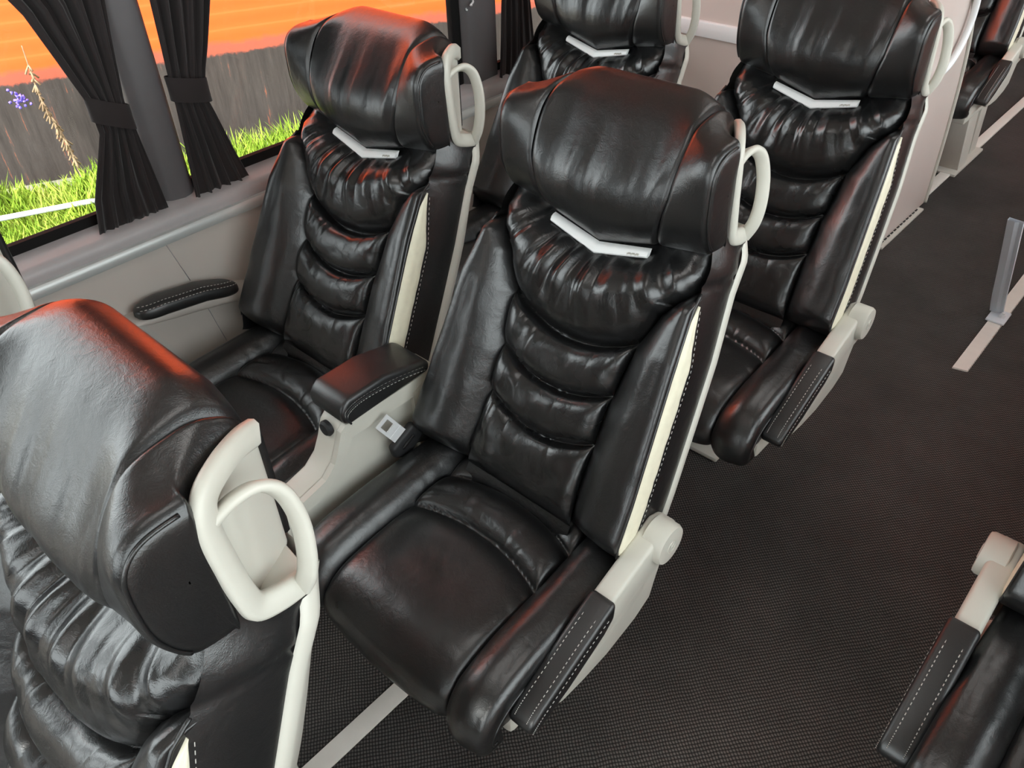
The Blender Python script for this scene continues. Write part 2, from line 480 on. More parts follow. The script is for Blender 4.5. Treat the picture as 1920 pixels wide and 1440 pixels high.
PC = np.array([(.010, .985), (-.023, 1.016), (-.036, 1.066), (-.028, 1.12), (.006, 1.175), (.045, 1.224), (.084, 1.243), (.116, 1.241), (.140, 1.208), (.142, 1.12), (.132, 1.0), (.07, .975)])
PW = np.array([(.010, 1.034), (-.012, 1.050), (-.029, 1.09), (-.033, 1.135), (-.029, 1.182), (-.005, 1.208), (.042, 1.213), (.088, 1.211), (.128, 1.186), (.135, 1.12), (.125, 1.03), (.06, 1.03)])
LINW = np.array([1, .8, 0, 0, 0, 0, 0, 0, 0, 0, 1, 1])
def head_profile(x, n=72):
    x = abs(float(x)); wl = min(1, x / .2); ws = float(smooth(x, .085, .2))
    w = LINW * wl + (1 - LINW) * ws
    return catmull(PC + (PW - PC) * w[:, None], n, closed=True)
def seam_x(z): return interp(z, [.97, 1.0, 1.06, 1.12, 1.2, 1.27], [.100, .104, .126, .139, .142, .138])

def headrest(parent):
    n = 72; us = np.linspace(-1, 1, 61); rows = []
    for u in us:
        pr = head_profile(u * .139, n)
        x = u * seam_x(pr[:, 1])
        pinch = 1 - .075 * max(0, (abs(u) - .94) / .06) ** 2
        c = np.array([.06, 1.12]); pr = c + (pr - c) * pinch
        d = .0065 * (.5 + .5 * vn(u * 8.5 + .4 * vn(pr[:, 1] * 20, 0, 41), pr[:, 1] * 5, 42)) * np.exp(-((pr[:, 1] - 1.14) / .07) ** 2) * (pr[:, 0] < .06) * (1 - abs(u) ** 6)
        y = pr[:, 0] - d - .008 * (1 - u * u) * np.exp(-((pr[:, 1] - 1.1) / .08) ** 2) * (pr[:, 0] < .06)
        rows.append(np.stack([x, y, pr[:, 1]], -1))
    o = MB().grid(np.array(rows), closev=True).build('headrest', M['leather'], parent, sharp=0)
    # white chevron badge below the pad
    x = np.linspace(-.104, .104, 41)
    zt = .9935 + .20 * np.abs(x); zb = zt - .0175 + .004 * np.abs(x) / .104
    y = -.014 + .05 * np.abs(x)
    V = []
    for dy, zz in ((.006, zt), (-.0005, zt - .001), (-.0035, zt - .004), (-.0035, zb + .004), (-.0005, zb + .001), (.006, zb)):
        V.append(np.stack([x, y + dy - (zz - zt) * -.55, zz], -1))
    P = np.array(V)
    mb = MB().grid(P)
    for e in (0, 40): mb.add(P[:, e], [tuple(range(6))])
    mb.build('badge', M['badge'], o, sharp=30)
    mk = MB()
    for i in range(9):
        xx = .066 + i * .0026; zz = .9935 + .20 * xx - .0085 + (.0012 if i % 3 else 0); yy = -.014 + .05 * xx - .0037 + (-.0085) * .55
        mk.box((xx, yy - .0008, zz - .0016), (xx + .0012, yy + .0008, zz + .0016))
    mk.build('badge_mark', M['grey_plastic'], o)
    return o

def head_wing(parent, sg):
    n = 72; rows = []
    cen = np.array([.018, 1.135])
    def cut(pr, u):
        k = 1 - .92 * float(smooth(u, .05, 1.0))
        y = pr[:, 0]; z = pr[:, 1]; k = k + (1 - k) * smooth(z, 1.204, 1.214) * (1 - float(smooth(u, .0, .3)))
        return np.stack([np.where(y > .040, .040 + (y - .040) * k, y), z], -1)
    for u in np.linspace(0, 1, 20):
        x0 = .139 + (.2 - .139) * u
        pr = head_profile(x0, n)
        sx = seam_x(pr[:, 1]); x = sx + (.2 - sx) * u
        pinch = 1 - .075 * max(0, (.10 - u) / .10) ** 2
        pr = cut(cen + (pr - cen) * pinch, u)
        rows.append(np.stack([x, pr[:, 0], pr[:, 1]], -1))
    base = cut(head_profile(.2, n), 1.0)
    ring = None
    for th in np.linspace(.16, 1, 9):
        a = th * math.pi / 2
        k = 1 - .024 * (1 - math.cos(a)) / .085
        if .50 < th < .62: k -= .012
        pr = cen + (base - cen) * k
        rows.append(np.stack([np.full(n, .2 + .014 * math.sin(a)), pr[:, 0], pr[:, 1]], -1))
        if abs(th - .58) < .06: ring = rows[-1]
    for k in (.55, .4, .2, .02):
        pr = cen + (base - cen) * k
        rows.append(np.stack([np.full(n, .214 + .001 * (1 - k)), pr[:, 0], pr[:, 1]], -1))
    G = np.array(rows); G[..., 0] *= sg
    mb = MB().grid(G, closev=True)
    R = np.stack([np.full(n, .2115), (cen + (base - cen) * .905)[:, 0], (cen + (base - cen) * .905)[:, 1]], -1)[4:36]
    R[:, 0] *= sg
    mb.tube(R, .0022, 6)
    return mb.build('headrest_wing', M['leather'], parent, sharp=0)

def band(mb, path, inward, w, t):
    """rounded flat strip swept along a path; 'inward' gives the direction of its width"""
    path = np.asarray(path, float); tan = np.gradient(path, axis=0); tan /= np.linalg.norm(tan, axis=1)[:, None]
    k = .3; sec = [(-.5, -.5 + k), (-.5 + k * t / w, -.5), (.5 - k * t / w, -.5), (.5, -.5 + k), (.5, .5 - k), (.5 - k * t / w, .5), (-.5 + k * t / w, .5), (-.5, .5 - k)]
    rings = []
    for p_, t_, r_ in zip(path, tan, inward):
        a_ = r_ - t_ * (r_ @ t_); a_ /= np.linalg.norm(a_); b_ = np.cross(t_, a_)
        rings.append([p_ + a_ * c * w + b_ * d * t for c, d in sec])
    b0 = mb.n; mb.grid(np.array(rings), closev=True)
    mb.f.append(tuple(b0 + i for i in range(8))[::-1]); mb.f.append(tuple(mb.n - 8 + i for i in range(8)))

def grab_handle(parent):
    mb = MB()
    path = catmull([(.150, .138, 1.190), (.166, .114, 1.202), (.185, .084, 1.207), (.202, .056, 1.200), (.209, .047, 1.172), (.211, .049, 1.12), (.212, .054, 1.075), (.211, .063, 1.043), (.209, .088, 1.030), (.204, .115, 1.022)], 70)
    cen = np.array([.172, .115, 1.115])
    inn = cen - path; path = path + inn / np.linalg.norm(inn, axis=1)[:, None] * .0045
    band(mb, path, inn, .028, .015)
    o = mb.build('grab_handle', M['cream'], parent, sharp=50)
    # dished plate that closes the cut-away corner of the headrest
    u = np.linspace(-.1, 1, 28)[:, None]; z = 1.026 + (.150 + .022 * np.clip(u, 0, 1)) * np.linspace(0, 1, 30)[None, :]
    x = .139 + .064 * u; y = .046 + .095 * (1 - .92 * smooth(u, .05, 1.0))
    MB().grid(np.stack([x + 0 * z, y + 0 * z, z + 0 * u], -1)).build('handle_cup', M['cream'], o, sharp=0)
    MB().tube(catmull([(.134, .146, 1.176), (.133, .147, 1.10), (.135, .145, 1.03)], 12), .0065, 8).build('edge_trim', M['leather'], o, sharp=0)
    MB().prism([(.135, .137), (.165, .10), (.198, .062), (.208, .075), (.205, .112), (.18, .132)], 2, 1.016, 1.030, .004).build('handle_shelf', M['cream'], o)
    path = catmull([(.203, .050, 1.166), (.201, .078, 1.176), (.203, .104, 1.176), (.209, .121, 1.160), (.216, .127, 1.125), (.220, .124, 1.085), (.217, .119, 1.050), (.205, .115, 1.022)], 50)
    mb = MB(); cen = np.array([.14, .085, 1.10])
    band(mb, path, (cen - path) * np.array([1, .9, .5]), .021, .011)
    mb.build('grip_bar', M['cream'], o, sharp=60)
    return o

QP = catmull([(-.17, .528), (-.23, .523), (-.29, .518), (-.36, .513), (-.43, .509), (-.50, .502), (-.555, .488), (-.592, .462), (-.606, .43), (-.600, .402), (-.57, .392)], 200)
_qt = np.gradient(QP, axis=0); _qt /= np.linalg.norm(_qt, axis=1)[:, None]
QN = np.stack([_qt[:, 1], -_qt[:, 0]], -1)   # outward normal (y, z)
def CU(x, qi, d):
    """cushion coordinates: across, index along the side profile, height off it"""
    x, qi, d = np.broadcast_arrays(np.asarray(x, float), np.asarray(qi), np.asarray(d, float))
    return np.stack([x, QP[qi, 0] + QN[qi, 0] * d, QP[qi, 1] + QN[qi, 1] * d], -1)

def seat_cushion(parent):
    na = 121; a = np.linspace(-1, 1, na)[:, None]; qi = np.arange(200)[None, :]
    y = QP[qi, 0] + 0 * a; front = (qi > 120)
    x = a * (.158 + .010 * (qi / 199.)) 
    xn = a
    g1 = -.338 - .032 * xn ** 2; g2 = -.238 - .036 * xn ** 2
    qq = np.where(qi > 150, -.7, y)
    k = np.where(qq < g1, 0, np.where(qq < g2, 1, 2))
    t1 = np.clip((qq - g1) / (g2 - g1), 0, 1)
    p1 = (1 - np.abs(2 * t1 - 1) ** 2.6) ** .5
    t2 = np.clip((qq - g2) / .09, 0, 1); p2 = (1 - (1 - t2) ** 2.4) ** .5
    t0 = np.clip((g1 - qq) / .06, 0, 1); p0 = (1 - (1 - t0) ** 2.2) ** .6
    lat = (1 - np.abs(a) ** 9) ** .5
    d = np.choose(k, [-.010 + .016 * p0, -.012 + .030 * p1, -.012 + .030 * p2]) * (.4 + .6 * lat) - .012 * (1 - lat)
    d += np.where(k == 0, .010 * (1 - a ** 2) * p0, 0) - np.where(k == 0, .010 * np.exp(-((y + .42) / .07) ** 2) * (1 - a ** 2), 0)
    gx = x * 42 + 1.5 * vn(y * 30, x * 9, 52)
    d += np.where(k == 1, .0042 * billow(gx, y * 12, 51) * np.clip(1 - t1 * 1.3, 0, 1) ** .8 * p1, 0)
    d += np.where(k == 2, .005 * billow(gx + 9, y * 12, 53) * p2, 0)
    edge = np.clip((np.abs(a) - .45) / .5, 0, 1)
    d += np.where(k == 0, .0034 * billow(y * 24 + 2 * x, x * 6, 54) * edge ** 2 * (a > 0) * np.clip((y + .58) / .05, 0, 1) * p0, 0)
    d += .0007 * vn(x * 26, y * 26, 56)
    return MB().grid(CU(x, qi, d)).build('seat_cushion', M['leather'], parent, sharp=0)

def cushion_bolster(parent, sg):
    nc = 40; c = np.linspace(0, 1, nc)[:, None]; qi = np.arange(0, 200, 2)[None, :]; f = qi / 199.
    xin = .154 + .010 * f; xout = interp(f, [0, .3, .7, 1], [.244, .257, .263, .261])
    h = interp(f, [0, .15, .6, .8, 1], [.022, .030, .026, .014, .006])
    c1 = np.clip(c / .62, 0, 1)
    xx = xin + (xout - .022 - xin) * c1
    d = -.016 + (h + .016) * (1 - (1 - c1) ** 3.0) ** .6
    d = d + .006 * np.sin(c1 * math.pi)
    c2 = np.clip((c - .62) / .18, 0, 1) * math.pi / 2
    xx = xx + .022 * np.sin(c2); d = d - .022 * (1 - np.cos(c2))
    c3 = np.clip((c - .80) / .20, 0, 1)
    d = d - c3 * interp(f, [0, .6, .8, 1], [.085, .080, .030, .018]); xx = xx - c3 * .010
    d = d + .0010 * vn(f * 14 + sg, c * 3, 61) + .0018 * billow(f * 22, c * 4 + sg * 3, 62) * (1 - c1)
    G = CU(sg * xx, qi + 0 * c.astype(int), d)
    mb = MB().grid(G)
    mb.tube(G[33][:96], .0024, 6)
    return mb.build('cushion_bolster', M['leather'], parent, sharp=0)

def seat_pan(parent):
    return MB().box((-.256, -.545, .375), (.256, -.16, .428), .012).box((-.24, -.50, .33), (.24, -.12, .38), .012).build('seat_pan', M['cream'], parent)

def pedestal(parent, dx=0.0):
    mb = MB()
    mb.prism([(-.245, .0), (.020, .0), (.020, .0), (-.03, .36), (-.20, .36)], 1, -.20, -.08, .01)
    mb.box((-.245, -.255, .0), (.035, .14, .016), .007)
    mb.prism([(-.20, .0), (-.02, .0), (-.05, .36), (-.17, .36)], 1, .02, .12, .01)
    o = mb.build('pedestal', M['grey_plastic'], parent); o.location.x = dx
    return o

def armrest(parent):
    mb = MB()
    mb.prism([(-.140, .585), (-.150, .610), (-.180, .622), (-.215, .608), (-.34, .562), (-.50, .478), (-.53, .455), (-.52, .435), (-.36, .475), (-.25, .515), (-.165, .530)], 0, .257, .299, .008, 3)
    # side shell below the beam
    mb.prism([(-.170, .535), (-.186, .490), (-.200, .440), (-.245, .418), (-.33, .402), (-.40, .403), (-.455, .409), (-.478, .424), (-.492, .452), (-.36, .505), (-.24, .555)], 0, .276, .293, .006, 3)
    mb.prism([(-.22, .545), (-.235, .50), (-.30, .472), (-.47, .436), (-.47, .45), (-.35, .51)], 0, .290, .2965, .003, 2)
    o = mb.build('armrest', M['cream'], parent, sharp=35)
    # pivot disc
    c = np.array([-.185, .585]); th = np.linspace(0, 2 * math.pi, 48, endpoint=False)
    P = []
    for r, x in ((.037, .270), (.039, .272), (.039, .306), (.036, .312), (.030, .313), (.001, .3135)):
        P.append(np.stack([np.full(48, x), c[0] + r * 1.0 * np.cos(th), c[1] + r * 1.05 * np.sin(th)], -1))
    d = MB().grid(np.array(P), closev=True)
    ringp = np.stack([np.full(32, .3135), c[0] + .0125 * np.cos(th[::1][:32] * 1.5), c[1] + .0125 * np.sin(th[:32] * 1.5)], -1)
    d.tube(ringp, .0010, 5, closed=True)
    for pts in ([(-.004, -.007), (-.004, .007)], [(-.004, .007), (.003, .007), (.004, .003), (-.003, 0)], [(-.001, 0), (.004, -.007)]):
        d.tube([(.3137, c[0] + a, c[1] + b) for a, b in pts], .0009, 5)
    d.build('pivot_cap', M['cream'], o, sharp=35)
    # leather pad folded over the front end
    mb = MB()
    mb.prism([(-.332, .572), (-.345, .570), (-.45, .520), (-.52, .486), (-.545, .470), (-.553, .455), (-.545, .440), (-.52, .440), (-.45, .466), (-.36, .512), (-.335, .535)], 0, .256, .307, .0165, 5)
    pad = mb.build('arm_pad', M['pad'], o, sharp=0)
    topl = catmull([(-.334, .571), (-.40, .546), (-.46, .517), (-.52, .488), (-.545, .471), (-.5535, .456)], 80)
    for x, dz in ((.2690, -.0006), (.2942, -.0006), (.3072, -.018)):
        L = np.stack([np.full(80, x), topl[:, 0], topl[:, 1] + dz], -1)
        st = MB()
        for i in range(6, 66, 2): st.tube(L[i:i + 2], .0007, 4)
        st.build('pad_stitching', M['stitch'], o, sharp=0)
    return o

def make_seat(name, label, loc, arm=True, handle=True, ped=0.0, group='leather coach seats'):
    t = thing(name, label, 'seat', loc, group)
    backrest_cushion(t)
    for sg in (-1, 1):
        side_bolster(t, sg); side_panel(t, sg); head_wing(t, sg); cushion_bolster(t, sg)
    back_shell(t); headrest(t); grab_handle(t)
    seat_cushion(t); seat_pan(t); pedestal(t, ped); armrest(t)
    return t

def dup(src, label, loc, arm=True, ped=0.0, mirror=False):
    r = src.copy(); COL.objects.link(r); r.location = loc; r['label'] = label
    if mirror: r.scale = (-1, 1, 1)
    for ch in list(src.children):
        nm = ch.name.split('.')[0]
        if nm == 'armrest' and not arm: continue
        c = ch.copy(); COL.objects.link(c); c.parent = r
        if nm == 'pedestal':
            c.location.x = ped
            if ped: c.scale.x = .55
        for g in ch.children:
            d = g.copy(); COL.objects.link(d); d.parent = c
    return r

seatB = make_seat('coach_seat', 'black leather coach seat in the middle, aisle side of centre armrest, whole seat in view', (-.002, 0, 0))
seatA = dup(seatB, 'black leather seat beside the side wall armrest, behind the centre armrest', (-.636, .004, 0), arm=False)
seatE = dup(seatB, 'black leather aisle seat in the row behind, in front of the pinkish partition', (-.021, .855, 0))
seatD = dup(seatB, 'black leather window seat in the back row, only upper backrest showing behind two heads', (-.655, .845, 0), arm=False)
seatC = dup(seatB, 'nearest black leather seat at lower left with large cream grab handle', (.020, -.917, 0))
seatC2 = dup(seatB, 'window seat cut off by left picture edge, only its grab handle showing', (-.612, -.917, 0), arm=False)
seatF = dup(seatB, 'black seat across the aisle at bottom right, armrest and cushion edge showing', (1.024, .335, 0), mirror=True)
seatG = dup(seatB, 'dark leather seat beyond the partition at the top right corner', (-.352, 3.22, 0), ped=.20)

# ------------------------------------------------------------------ centre armrest, belt tongue
ca = thing('center_armrest', 'cream centre console with padded black lid between the two front-facing seats', 'armrest', (-.335, -.3, 0))
off = np.array([.335, .3, 0])
def at(V): return [tuple(np.array(v) + off) for v in V]
def loc_build(mb, name, mat, parent, sharp=35):
    mb.v = [v + off for v in mb.v]
    return mb.build(name, mat, parent, sharp)
body = [(-.405, .668), (-.418, .655), (-.432, .620), (-.448, .590), (-.475, .568), (-.520, .556), (-.556, .548), (-.570, .50), (-.570, .36), (-.15, .36), (-.150, .60), (-.163, .668), (-.20, .682)]
mb = MB()
mb.prism(body, 0, -.358, -.300, .006, 3)
# raised border on the aisle side leaves a shallow pocket
bord = body
inner = [(-.402, .628), (-.425, .610), (-.452, .575), (-.50, .540), (-.500, .47), (-.235, .47), (-.232, .60), (-.245, .625)]
P = []
o_ = catmull([body[i] for i in (0, 2, 3, 4, 5, 6, 7, 8, 9, 10, 11, 12)], 80, True); i_ = None
th = np.linspace(0, 1, 80, endpoint=False)
loc_build(mb, 'console_body', M['cream'], ca)
m2 = MB()
for kq, q in enumerate(([(-.405, .666), (-.419, .655), (-.425, .628), (-.235, .628), (-.163, .668)],
          [(-.235, .640), (-.232, .37), (-.150, .37), (-.150, .60), (-.163, .668)],
          [(-.419, .655), (-.434, .618), (-.420, .592), (-.398, .624), (-.398, .645)],
          [(-.432, .622), (-.448, .590), (-.436, .574), (-.420, .604)],
          [(-.448, .592), (-.476, .567), (-.466, .548), (-.436, .576)],
          [(-.474, .569), (-.558, .548), (-.556, .522), (-.50, .530), (-.464, .550)])):
    m2.prism(q, 0, -.301, -.289 + kq * .0004, .0)
loc_build(m2, 'console_border', M['cream'], ca)
m3 = MB().prism([(-.404, .715), (-.392, .724), (-.30, .726), (-.20, .706), (-.184, .690), (-.190, .672), (-.30, .668), (-.395, .664), (-.412, .674), (-.414, .700)], 0, -.386, -.283, .016, 5)
lid = loc_build(m3, 'lid_pad', M['pad'], ca, 0)
st = MB()
L = catmull([(-.398, .672), (-.405, .690), (-.398, .704), (-.36, .712), (-.28, .706), (-.20, .690)], 90)
for dz, x in ((0, -.2835), (-.009, -.2822)):
    Q = np.stack([np.full(90, x), L[:, 0] + (-dz * .4), L[:, 1] + dz], -1)
    for i in range(0, 88, 2): st.tube(Q[i:i + 2], .0008, 4)
Q = np.stack([np.full(90, -.2825), L[:, 0] + .002, L[:, 1] - .0045], -1)
loc_build(st, 'lid_stitching', M['stitch'], lid, 0)
sm = MB().tube(Q, .0022, 6); loc_build(sm, 'lid_seam', M['dark'], lid, 0)
kn = MB()
P = []
tt = np.linspace(0, 2 * math.pi, 28, endpoint=False)
for r, y in ((.016, -.42), (.017, -.428), (.013, -.433), (.001, -.434)):
    P.append(np.stack([-.325 + r * np.cos(tt), np.full(28, y), .652 + r * np.sin(tt)], -1))
kn.grid(np.array(P), closev=True)
loc_build(kn, 'release_button', M['dark'], ca)

bt = thing('seat_belt_tongue', 'bright metal belt tongue with black grip, tucked beside the centre console', 'seat belt', (-.268, -.285, .545))
def ring_plate(cx, cz, w, h, hw, hh, y0, y1):
    mb = MB()
    oc = [(cx - w, cz - h), (cx + w, cz - h), (cx + w, cz + h), (cx - w, cz + h)]
    ic = [(cx - hw, cz - hh + .004), (cx + hw, cz - hh + .004), (cx + hw, cz + hh + .004), (cx - hw, cz + hh + .004)]
    V = [(x, y, z) for y in (y0, y1) for x, z in oc + ic]
    F = []
    for i in range(4):
        j = (i + 1) % 4
        F += [(i, j, 4 + j, 4 + i), (8 + i, 12 + i, 12 + j, 8 + j), (i, 8 + i, 8 + j, j), (4 + i, 4 + j, 12 + j, 12 + i)]
    return mb.add(V, F)
mt = ring_plate(0, .062, .014, .021, .0085, .010, -.0012, .0012).box((-.014, -.0015, .022), (.014, .0015, .042), 0).build('metal_tongue', M['metal'], bt)
gp = MB().prism([(-.026, .026), (.028, .026), (.034, .010), (.026, -.012), (-.018, -.02), (-.034, .004)], 1, -.008, .008, .006, 3).build('grip', M['dark'], bt)
MB().box((-.014, -.011, .006), (.016, -.007, .013), .002).build('slot', M['leather'], gp)
_z = Vector((-.05, -.5, .86)).normalized(); _c = Vector((.62, -.43, .66)); _n = (_c - _z * _c.dot(_z)).normalized()
_y = -_n; _x = _y.cross(_z)
bt.matrix_world = Matrix.Translation((-.264, -.285, .552)) @ Matrix((_x, _y, _z)).transposed().to_4x4() @ Matrix.Scale(1.25, 4)

# ------------------------------------------------------------------ moulded armrest on the side wall
wa = thing('wall_armrest', 'slim black padded armrest on moulded beige arm of the side wall', 'armrest', (-.96, -.3, .6))
woff = np.array([.96, .3, -.6])
def wb(mb, name, mat, parent, sharp=0):
    mb.v = [v + woff for v in mb.v]; return mb.build(name, mat, parent, sharp)
top = catmull([(-.50, .655), (-.42, .650), (-.32, .640), (-.22, .618), (-.13, .575), (-.06, .52)], 50)
bot = catmull([(-.50, .640), (-.42, .618), (-.32, .598), (-.22, .570), (-.13, .500), (-.06, .42)], 50)
P = []
for x, k in ((-1.02, 0), (-.965, 0), (-.950, .12), (-.945, .35), (-.945, .65), (-.955, .92), (-.97, 1.0), (-1.02, 1.0)):
    q = top + (bot - top) * k; P.append(np.stack([np.full(50, x), q[:, 0], q[:, 1]], -1))
G = np.array(P); mb = MB().grid(G)
for e in (0, 49): mb.add(G[:, e], [tuple(range(8))])
wb(mb, 'arm_moulding', M['wall'], wa)
py = np.linspace(-.485, -.225, 60); f = np.linspace(-1, 1, 60)
hw = .033 * np.sqrt(np.clip(1 - np.abs(f) ** 5, 0, 1)) + .001
pz = interp(py, [-.5, -.42, -.32, -.22], [.668, .666, .652, .622])
th = np.linspace(0, 2 * math.pi, 24, endpoint=False)
P = []
for y, w, z in zip(py, hw, pz):
    P.append(np.stack([-.958 + w * np.sign(np.cos(th)) * np.abs(np.cos(th)) ** .7, np.full(24, y), z + (.5 * w + .004) * np.sign(np.sin(th)) * np.abs(np.sin(th)) ** .7], -1))
pd = wb(MB().grid(np.array(P), closev=True), 'arm_pad', M['pad'], wa)
st = MB()
for x, dz in ((-.940, .0205), (-.929, .0148)):
    Q = np.stack([np.full(60, x) + .002 - (.033 - hw) * .9, py, pz + dz], -1)[2:-2]
    for i in range(0, 55, 2): st.tube(Q[i:i + 2], .0007, 4)
wb(st, 'pad_stitching', M['stitch'], pd)

# ------------------------------------------------------------------ setting: floor, walls, windows, roof
YF, YR = -3.6, 7.0
XL, XR = -1.0, 1.42
def sobj(mb, name, mat, sharp=35, parent=None): return struct(mb.build(name, mat, parent, sharp))
sobj(MB().box((XL - .12, YF, -.06), (XR + .1, YR, 0.0)), 'floor', M['floor'])
def extr(poly, y0, y1, bev=0): return MB().prism(poly, 1, y0, y1, bev)
sobj(extr([(XL, 0), (XL, .79), (XL - .10, .79), (XL - .10, 0)], YF, YR), 'wall_left', M['wall'])
sobj(extr([(-1.003, .783), (-.984, .783), (-.981, .79), (-.981, .803), (-.986, .809), (-1.003, .809)], YF, YR), 'trim_1', M['silver'], 50)
sobj(extr([(-1.0, .80), (-.997, .812), (-.998, .828), (-1.004, .838), (-1.014, .843), (-1.072, .852), (-1.072, .79), (-1.0, .79)], YF, YR), 'trim_2', M['fascia'], 60)
sobj(extr([(-1.066, .79), (-1.066, .874), (-1.082, .874), (-1.082, .79)], YF, YR), 'trim_3', M['gasket'])
sobj(extr([(XL - .06, 2.16), (XL - .06, 2.26), (XL - .14, 2.26), (XL - .14, 2.16)], YF, YR), 'wall_upper_left', M['pillar'])
sobj(MB().box((-1.094, YF, -.4), (-1.100, YR, .86)), 'wall_skin_left', M['gasket'])
def pillar(y0, y1, name):
    sobj(MB().prism([(-1.09, y0), (-1.062, y0 - .0), (-1.046, y0 + .018), (-1.040, y0 + .05), (-1.046, y1 - .015), (-1.066, y1), (-1.09, y1)], 2, .838, 2.16, .006), name, M['pillar'], 50)
pillar(-.300, -.212, 'trim_4'); pillar(.712, .862, 'trim_5'); pillar(-1.75, -1.60, 'trim_6'); pillar(2.25, 2.4, 'trim_7'); pillar(3.7, 3.85, 'trim_8')
for i, y in enumerate((-1.598, -.304, -.208, .690, .866, 2.235)):
    pass
sobj(MB().box((-1.084, .678, .85), (-1.062, .712, 2.16), .003), 'trim_9', M['gasket'])
hookm = MB().tube([(-1.040 + .0 + .012 * math.sin(t * 3.0), .735 + .010 * math.cos(t * 5), 1.085 - .012 * t) for t in np.linspace(0, 2, 24)], .003, 8)
tag(hookm.build('curtain_hook', M['metal'], None, 0), 'small bright metal hook on the grey window pillar behind', 'hook')
for i, (a, b) in enumerate(((-3.55, -1.75), (-1.60, -.300), (-.212, .69), (.862, 2.25), (2.4, 3.7), (3.85, 6.9))):
    sobj(MB().box((-1.080, a - .02, .85), (-1.076, b + .02, 2.16)), 'window_%d' % (i + 1), M['glass'])
# right-hand side, front and back of the coach
sobj(MB().box((XR, YF, 0), (XR + .08, YR, .86)), 'wall_right', M['wall'])
sobj(MB().box((XR, YF, 2.16), (XR + .08, YR, 2.26)), 'wall_upper_right', M['ceiling'])
for i, y in enumerate((-1.7, -.05, 1.6, 3.2, 4.8)):
    sobj(MB().box((XR, y, .86), (XR + .06, y + .12, 2.16), .008), 'trim_%d' % (10 + i), M['pillar'])
for i, (a, b) in enumerate(((YF, -1.7), (-1.58, -.05), (.07, 1.6), (1.72, 3.2), (3.32, 4.8), (4.92, YR))):
    sobj(MB().box((XR + .03, a, .86), (XR + .034, b, 2.16)), 'window_%d' % (7 + i), M['glass'])
sobj(MB().box((XL - .12, YR, 0), (XR + .1, YR + .08, 2.26)), 'wall_back', M['pillar'])
sobj(MB().box((XL - .12, YF - .08, 0), (XR + .1, YF, .75)), 'wall_front', M['pillar'])
sobj(MB().box((XL - .12, YF - .02, .75), (XR + .1, YF - .015, 2.2)), 'window_13', M['glass'])
sobj(MB().box((XL - .14, YF - .08, 2.26), (XR + .1, YR + .08, 2.32)), 'ceiling', M['ceiling'])

# wall panel joints
for i, pts in enumerate((((-.347, .778), (-.318, .665)), ((-.30, .59), (-.275, .46)))):
    sobj(MB().tube([(XL + .0005, y, z) for y, z in pts], .0011, 4), 'trim_%d' % (20 + i), M['fascia'], 0)

# ------------------------------------------------------------------ partition beyond the back row
sobj(MB().box((-1.0, 1.70, 0), (-.22, 1.74, .805)), 'wall_partition_front', M['partition'])
sobj(MB().box((-1.0, 1.688, .805), (-.22, 1.74, .858), .004), 'trim_22', M['white_trim'])
sobj(MB().box((-1.0, 1.705, .858), (-.22, 1.735, 1.25)), 'wall_partition_upper', M['partition'])
side = [(1.70, 0), (1.70, 1.10), (1.95, 1.12), (2.20, 1.06), (2.34, .95), (2.44, .82), (2.52, .68), (2.57, .50), (2.595, .34), (2.61, .16), (2.62, 0)]
sobj(MB().prism(side, 0, -.24, -.14, .018, 4), 'wall_partition_side', M['partition'], 45)
edge = catmull([(2.28, 1.0), (2.39, .88), (2.475, .76), (2.54, .58), (2.58, .36), (2.598, .17), (2.605, .015)], 40)
sobj(MB().tube([(-.138, y, z) for y, z in edge], .009, 8), 'trim_23', M['cream'], 0)
gr = catmull([(-.126, 2.20, .68), (-.122, 2.27, .70), (-.120, 2.335, .755), (-.120, 2.365, .83), (-.120, 2.35, .92), (-.120, 2.28, .99)], 40)
gh = MB().tube(gr, .0125, 10)
tag(gh.build('grab_rail', M['white_trim'], None, 0), 'curved white grab rail on the side of the pinkish partition', 'rail')

# ------------------------------------------------------------------ floor rails, leg, grate, heater
tag(MB().box((-.1675, -3.2, .0), (-.1215, 1.69, .005), .0015).build('floor_rail', M['rail'], None), 'pale flat metal strip on the floor running under the front seats', 'rail')
teeth = [(.372, 1.497), (.415, 1.507)]
y = 1.512
while y < 3.6:
    teeth += [(.419, y), (.415, y + .007)]; y += .014
teeth += [(.372, 3.6)]
tag(MB().prism(teeth, 2, 0, .006).build('floor_rail', M['rail'], None, 20), 'pale metal floor strip with toothed edge at the foot of steel leg', 'rail')
tag(MB().box((-.20, 2.70, 0), (-.155, 6.0, .012), .002).build('floor_rail', M['rail'], None), 'beige floor strip under the far seat beyond the partition', 'rail')
lg = thing('seat_support_leg', 'pale grey steel leg bolted to the toothed floor strip, right edge', 'leg', (.39, 1.9, 0))
cl = catmull([(-.012, .015, .012), (-.014, -.05, .10), (-.018, -.15, .27), (-.022, -.30, .50)], 24)
P = []
for c_ in cl: P.append([c_ + np.array(v) for v in ((-.022, -.006, 0), (.000, -.011, 0), (.010, -.002, 0), (.022, -.004, 0), (.022, .010, 0), (-.022, .014, 0))])
MB().grid(np.array(P), closev=True).build('leg_tube', M['steel'], lg, 30)
MB().box((-.028, -.055, .006), (.034, .035, .014), .003).build('foot_plate', M['steel'], lg)
MB().tube([(.014, -.012, .014), (.014, -.012, .026)], .011, 6).tube([(.014, -.012, .026), (.014, -.012, .032)], .006, 8).build('bolt', M['metal'], lg, 30)

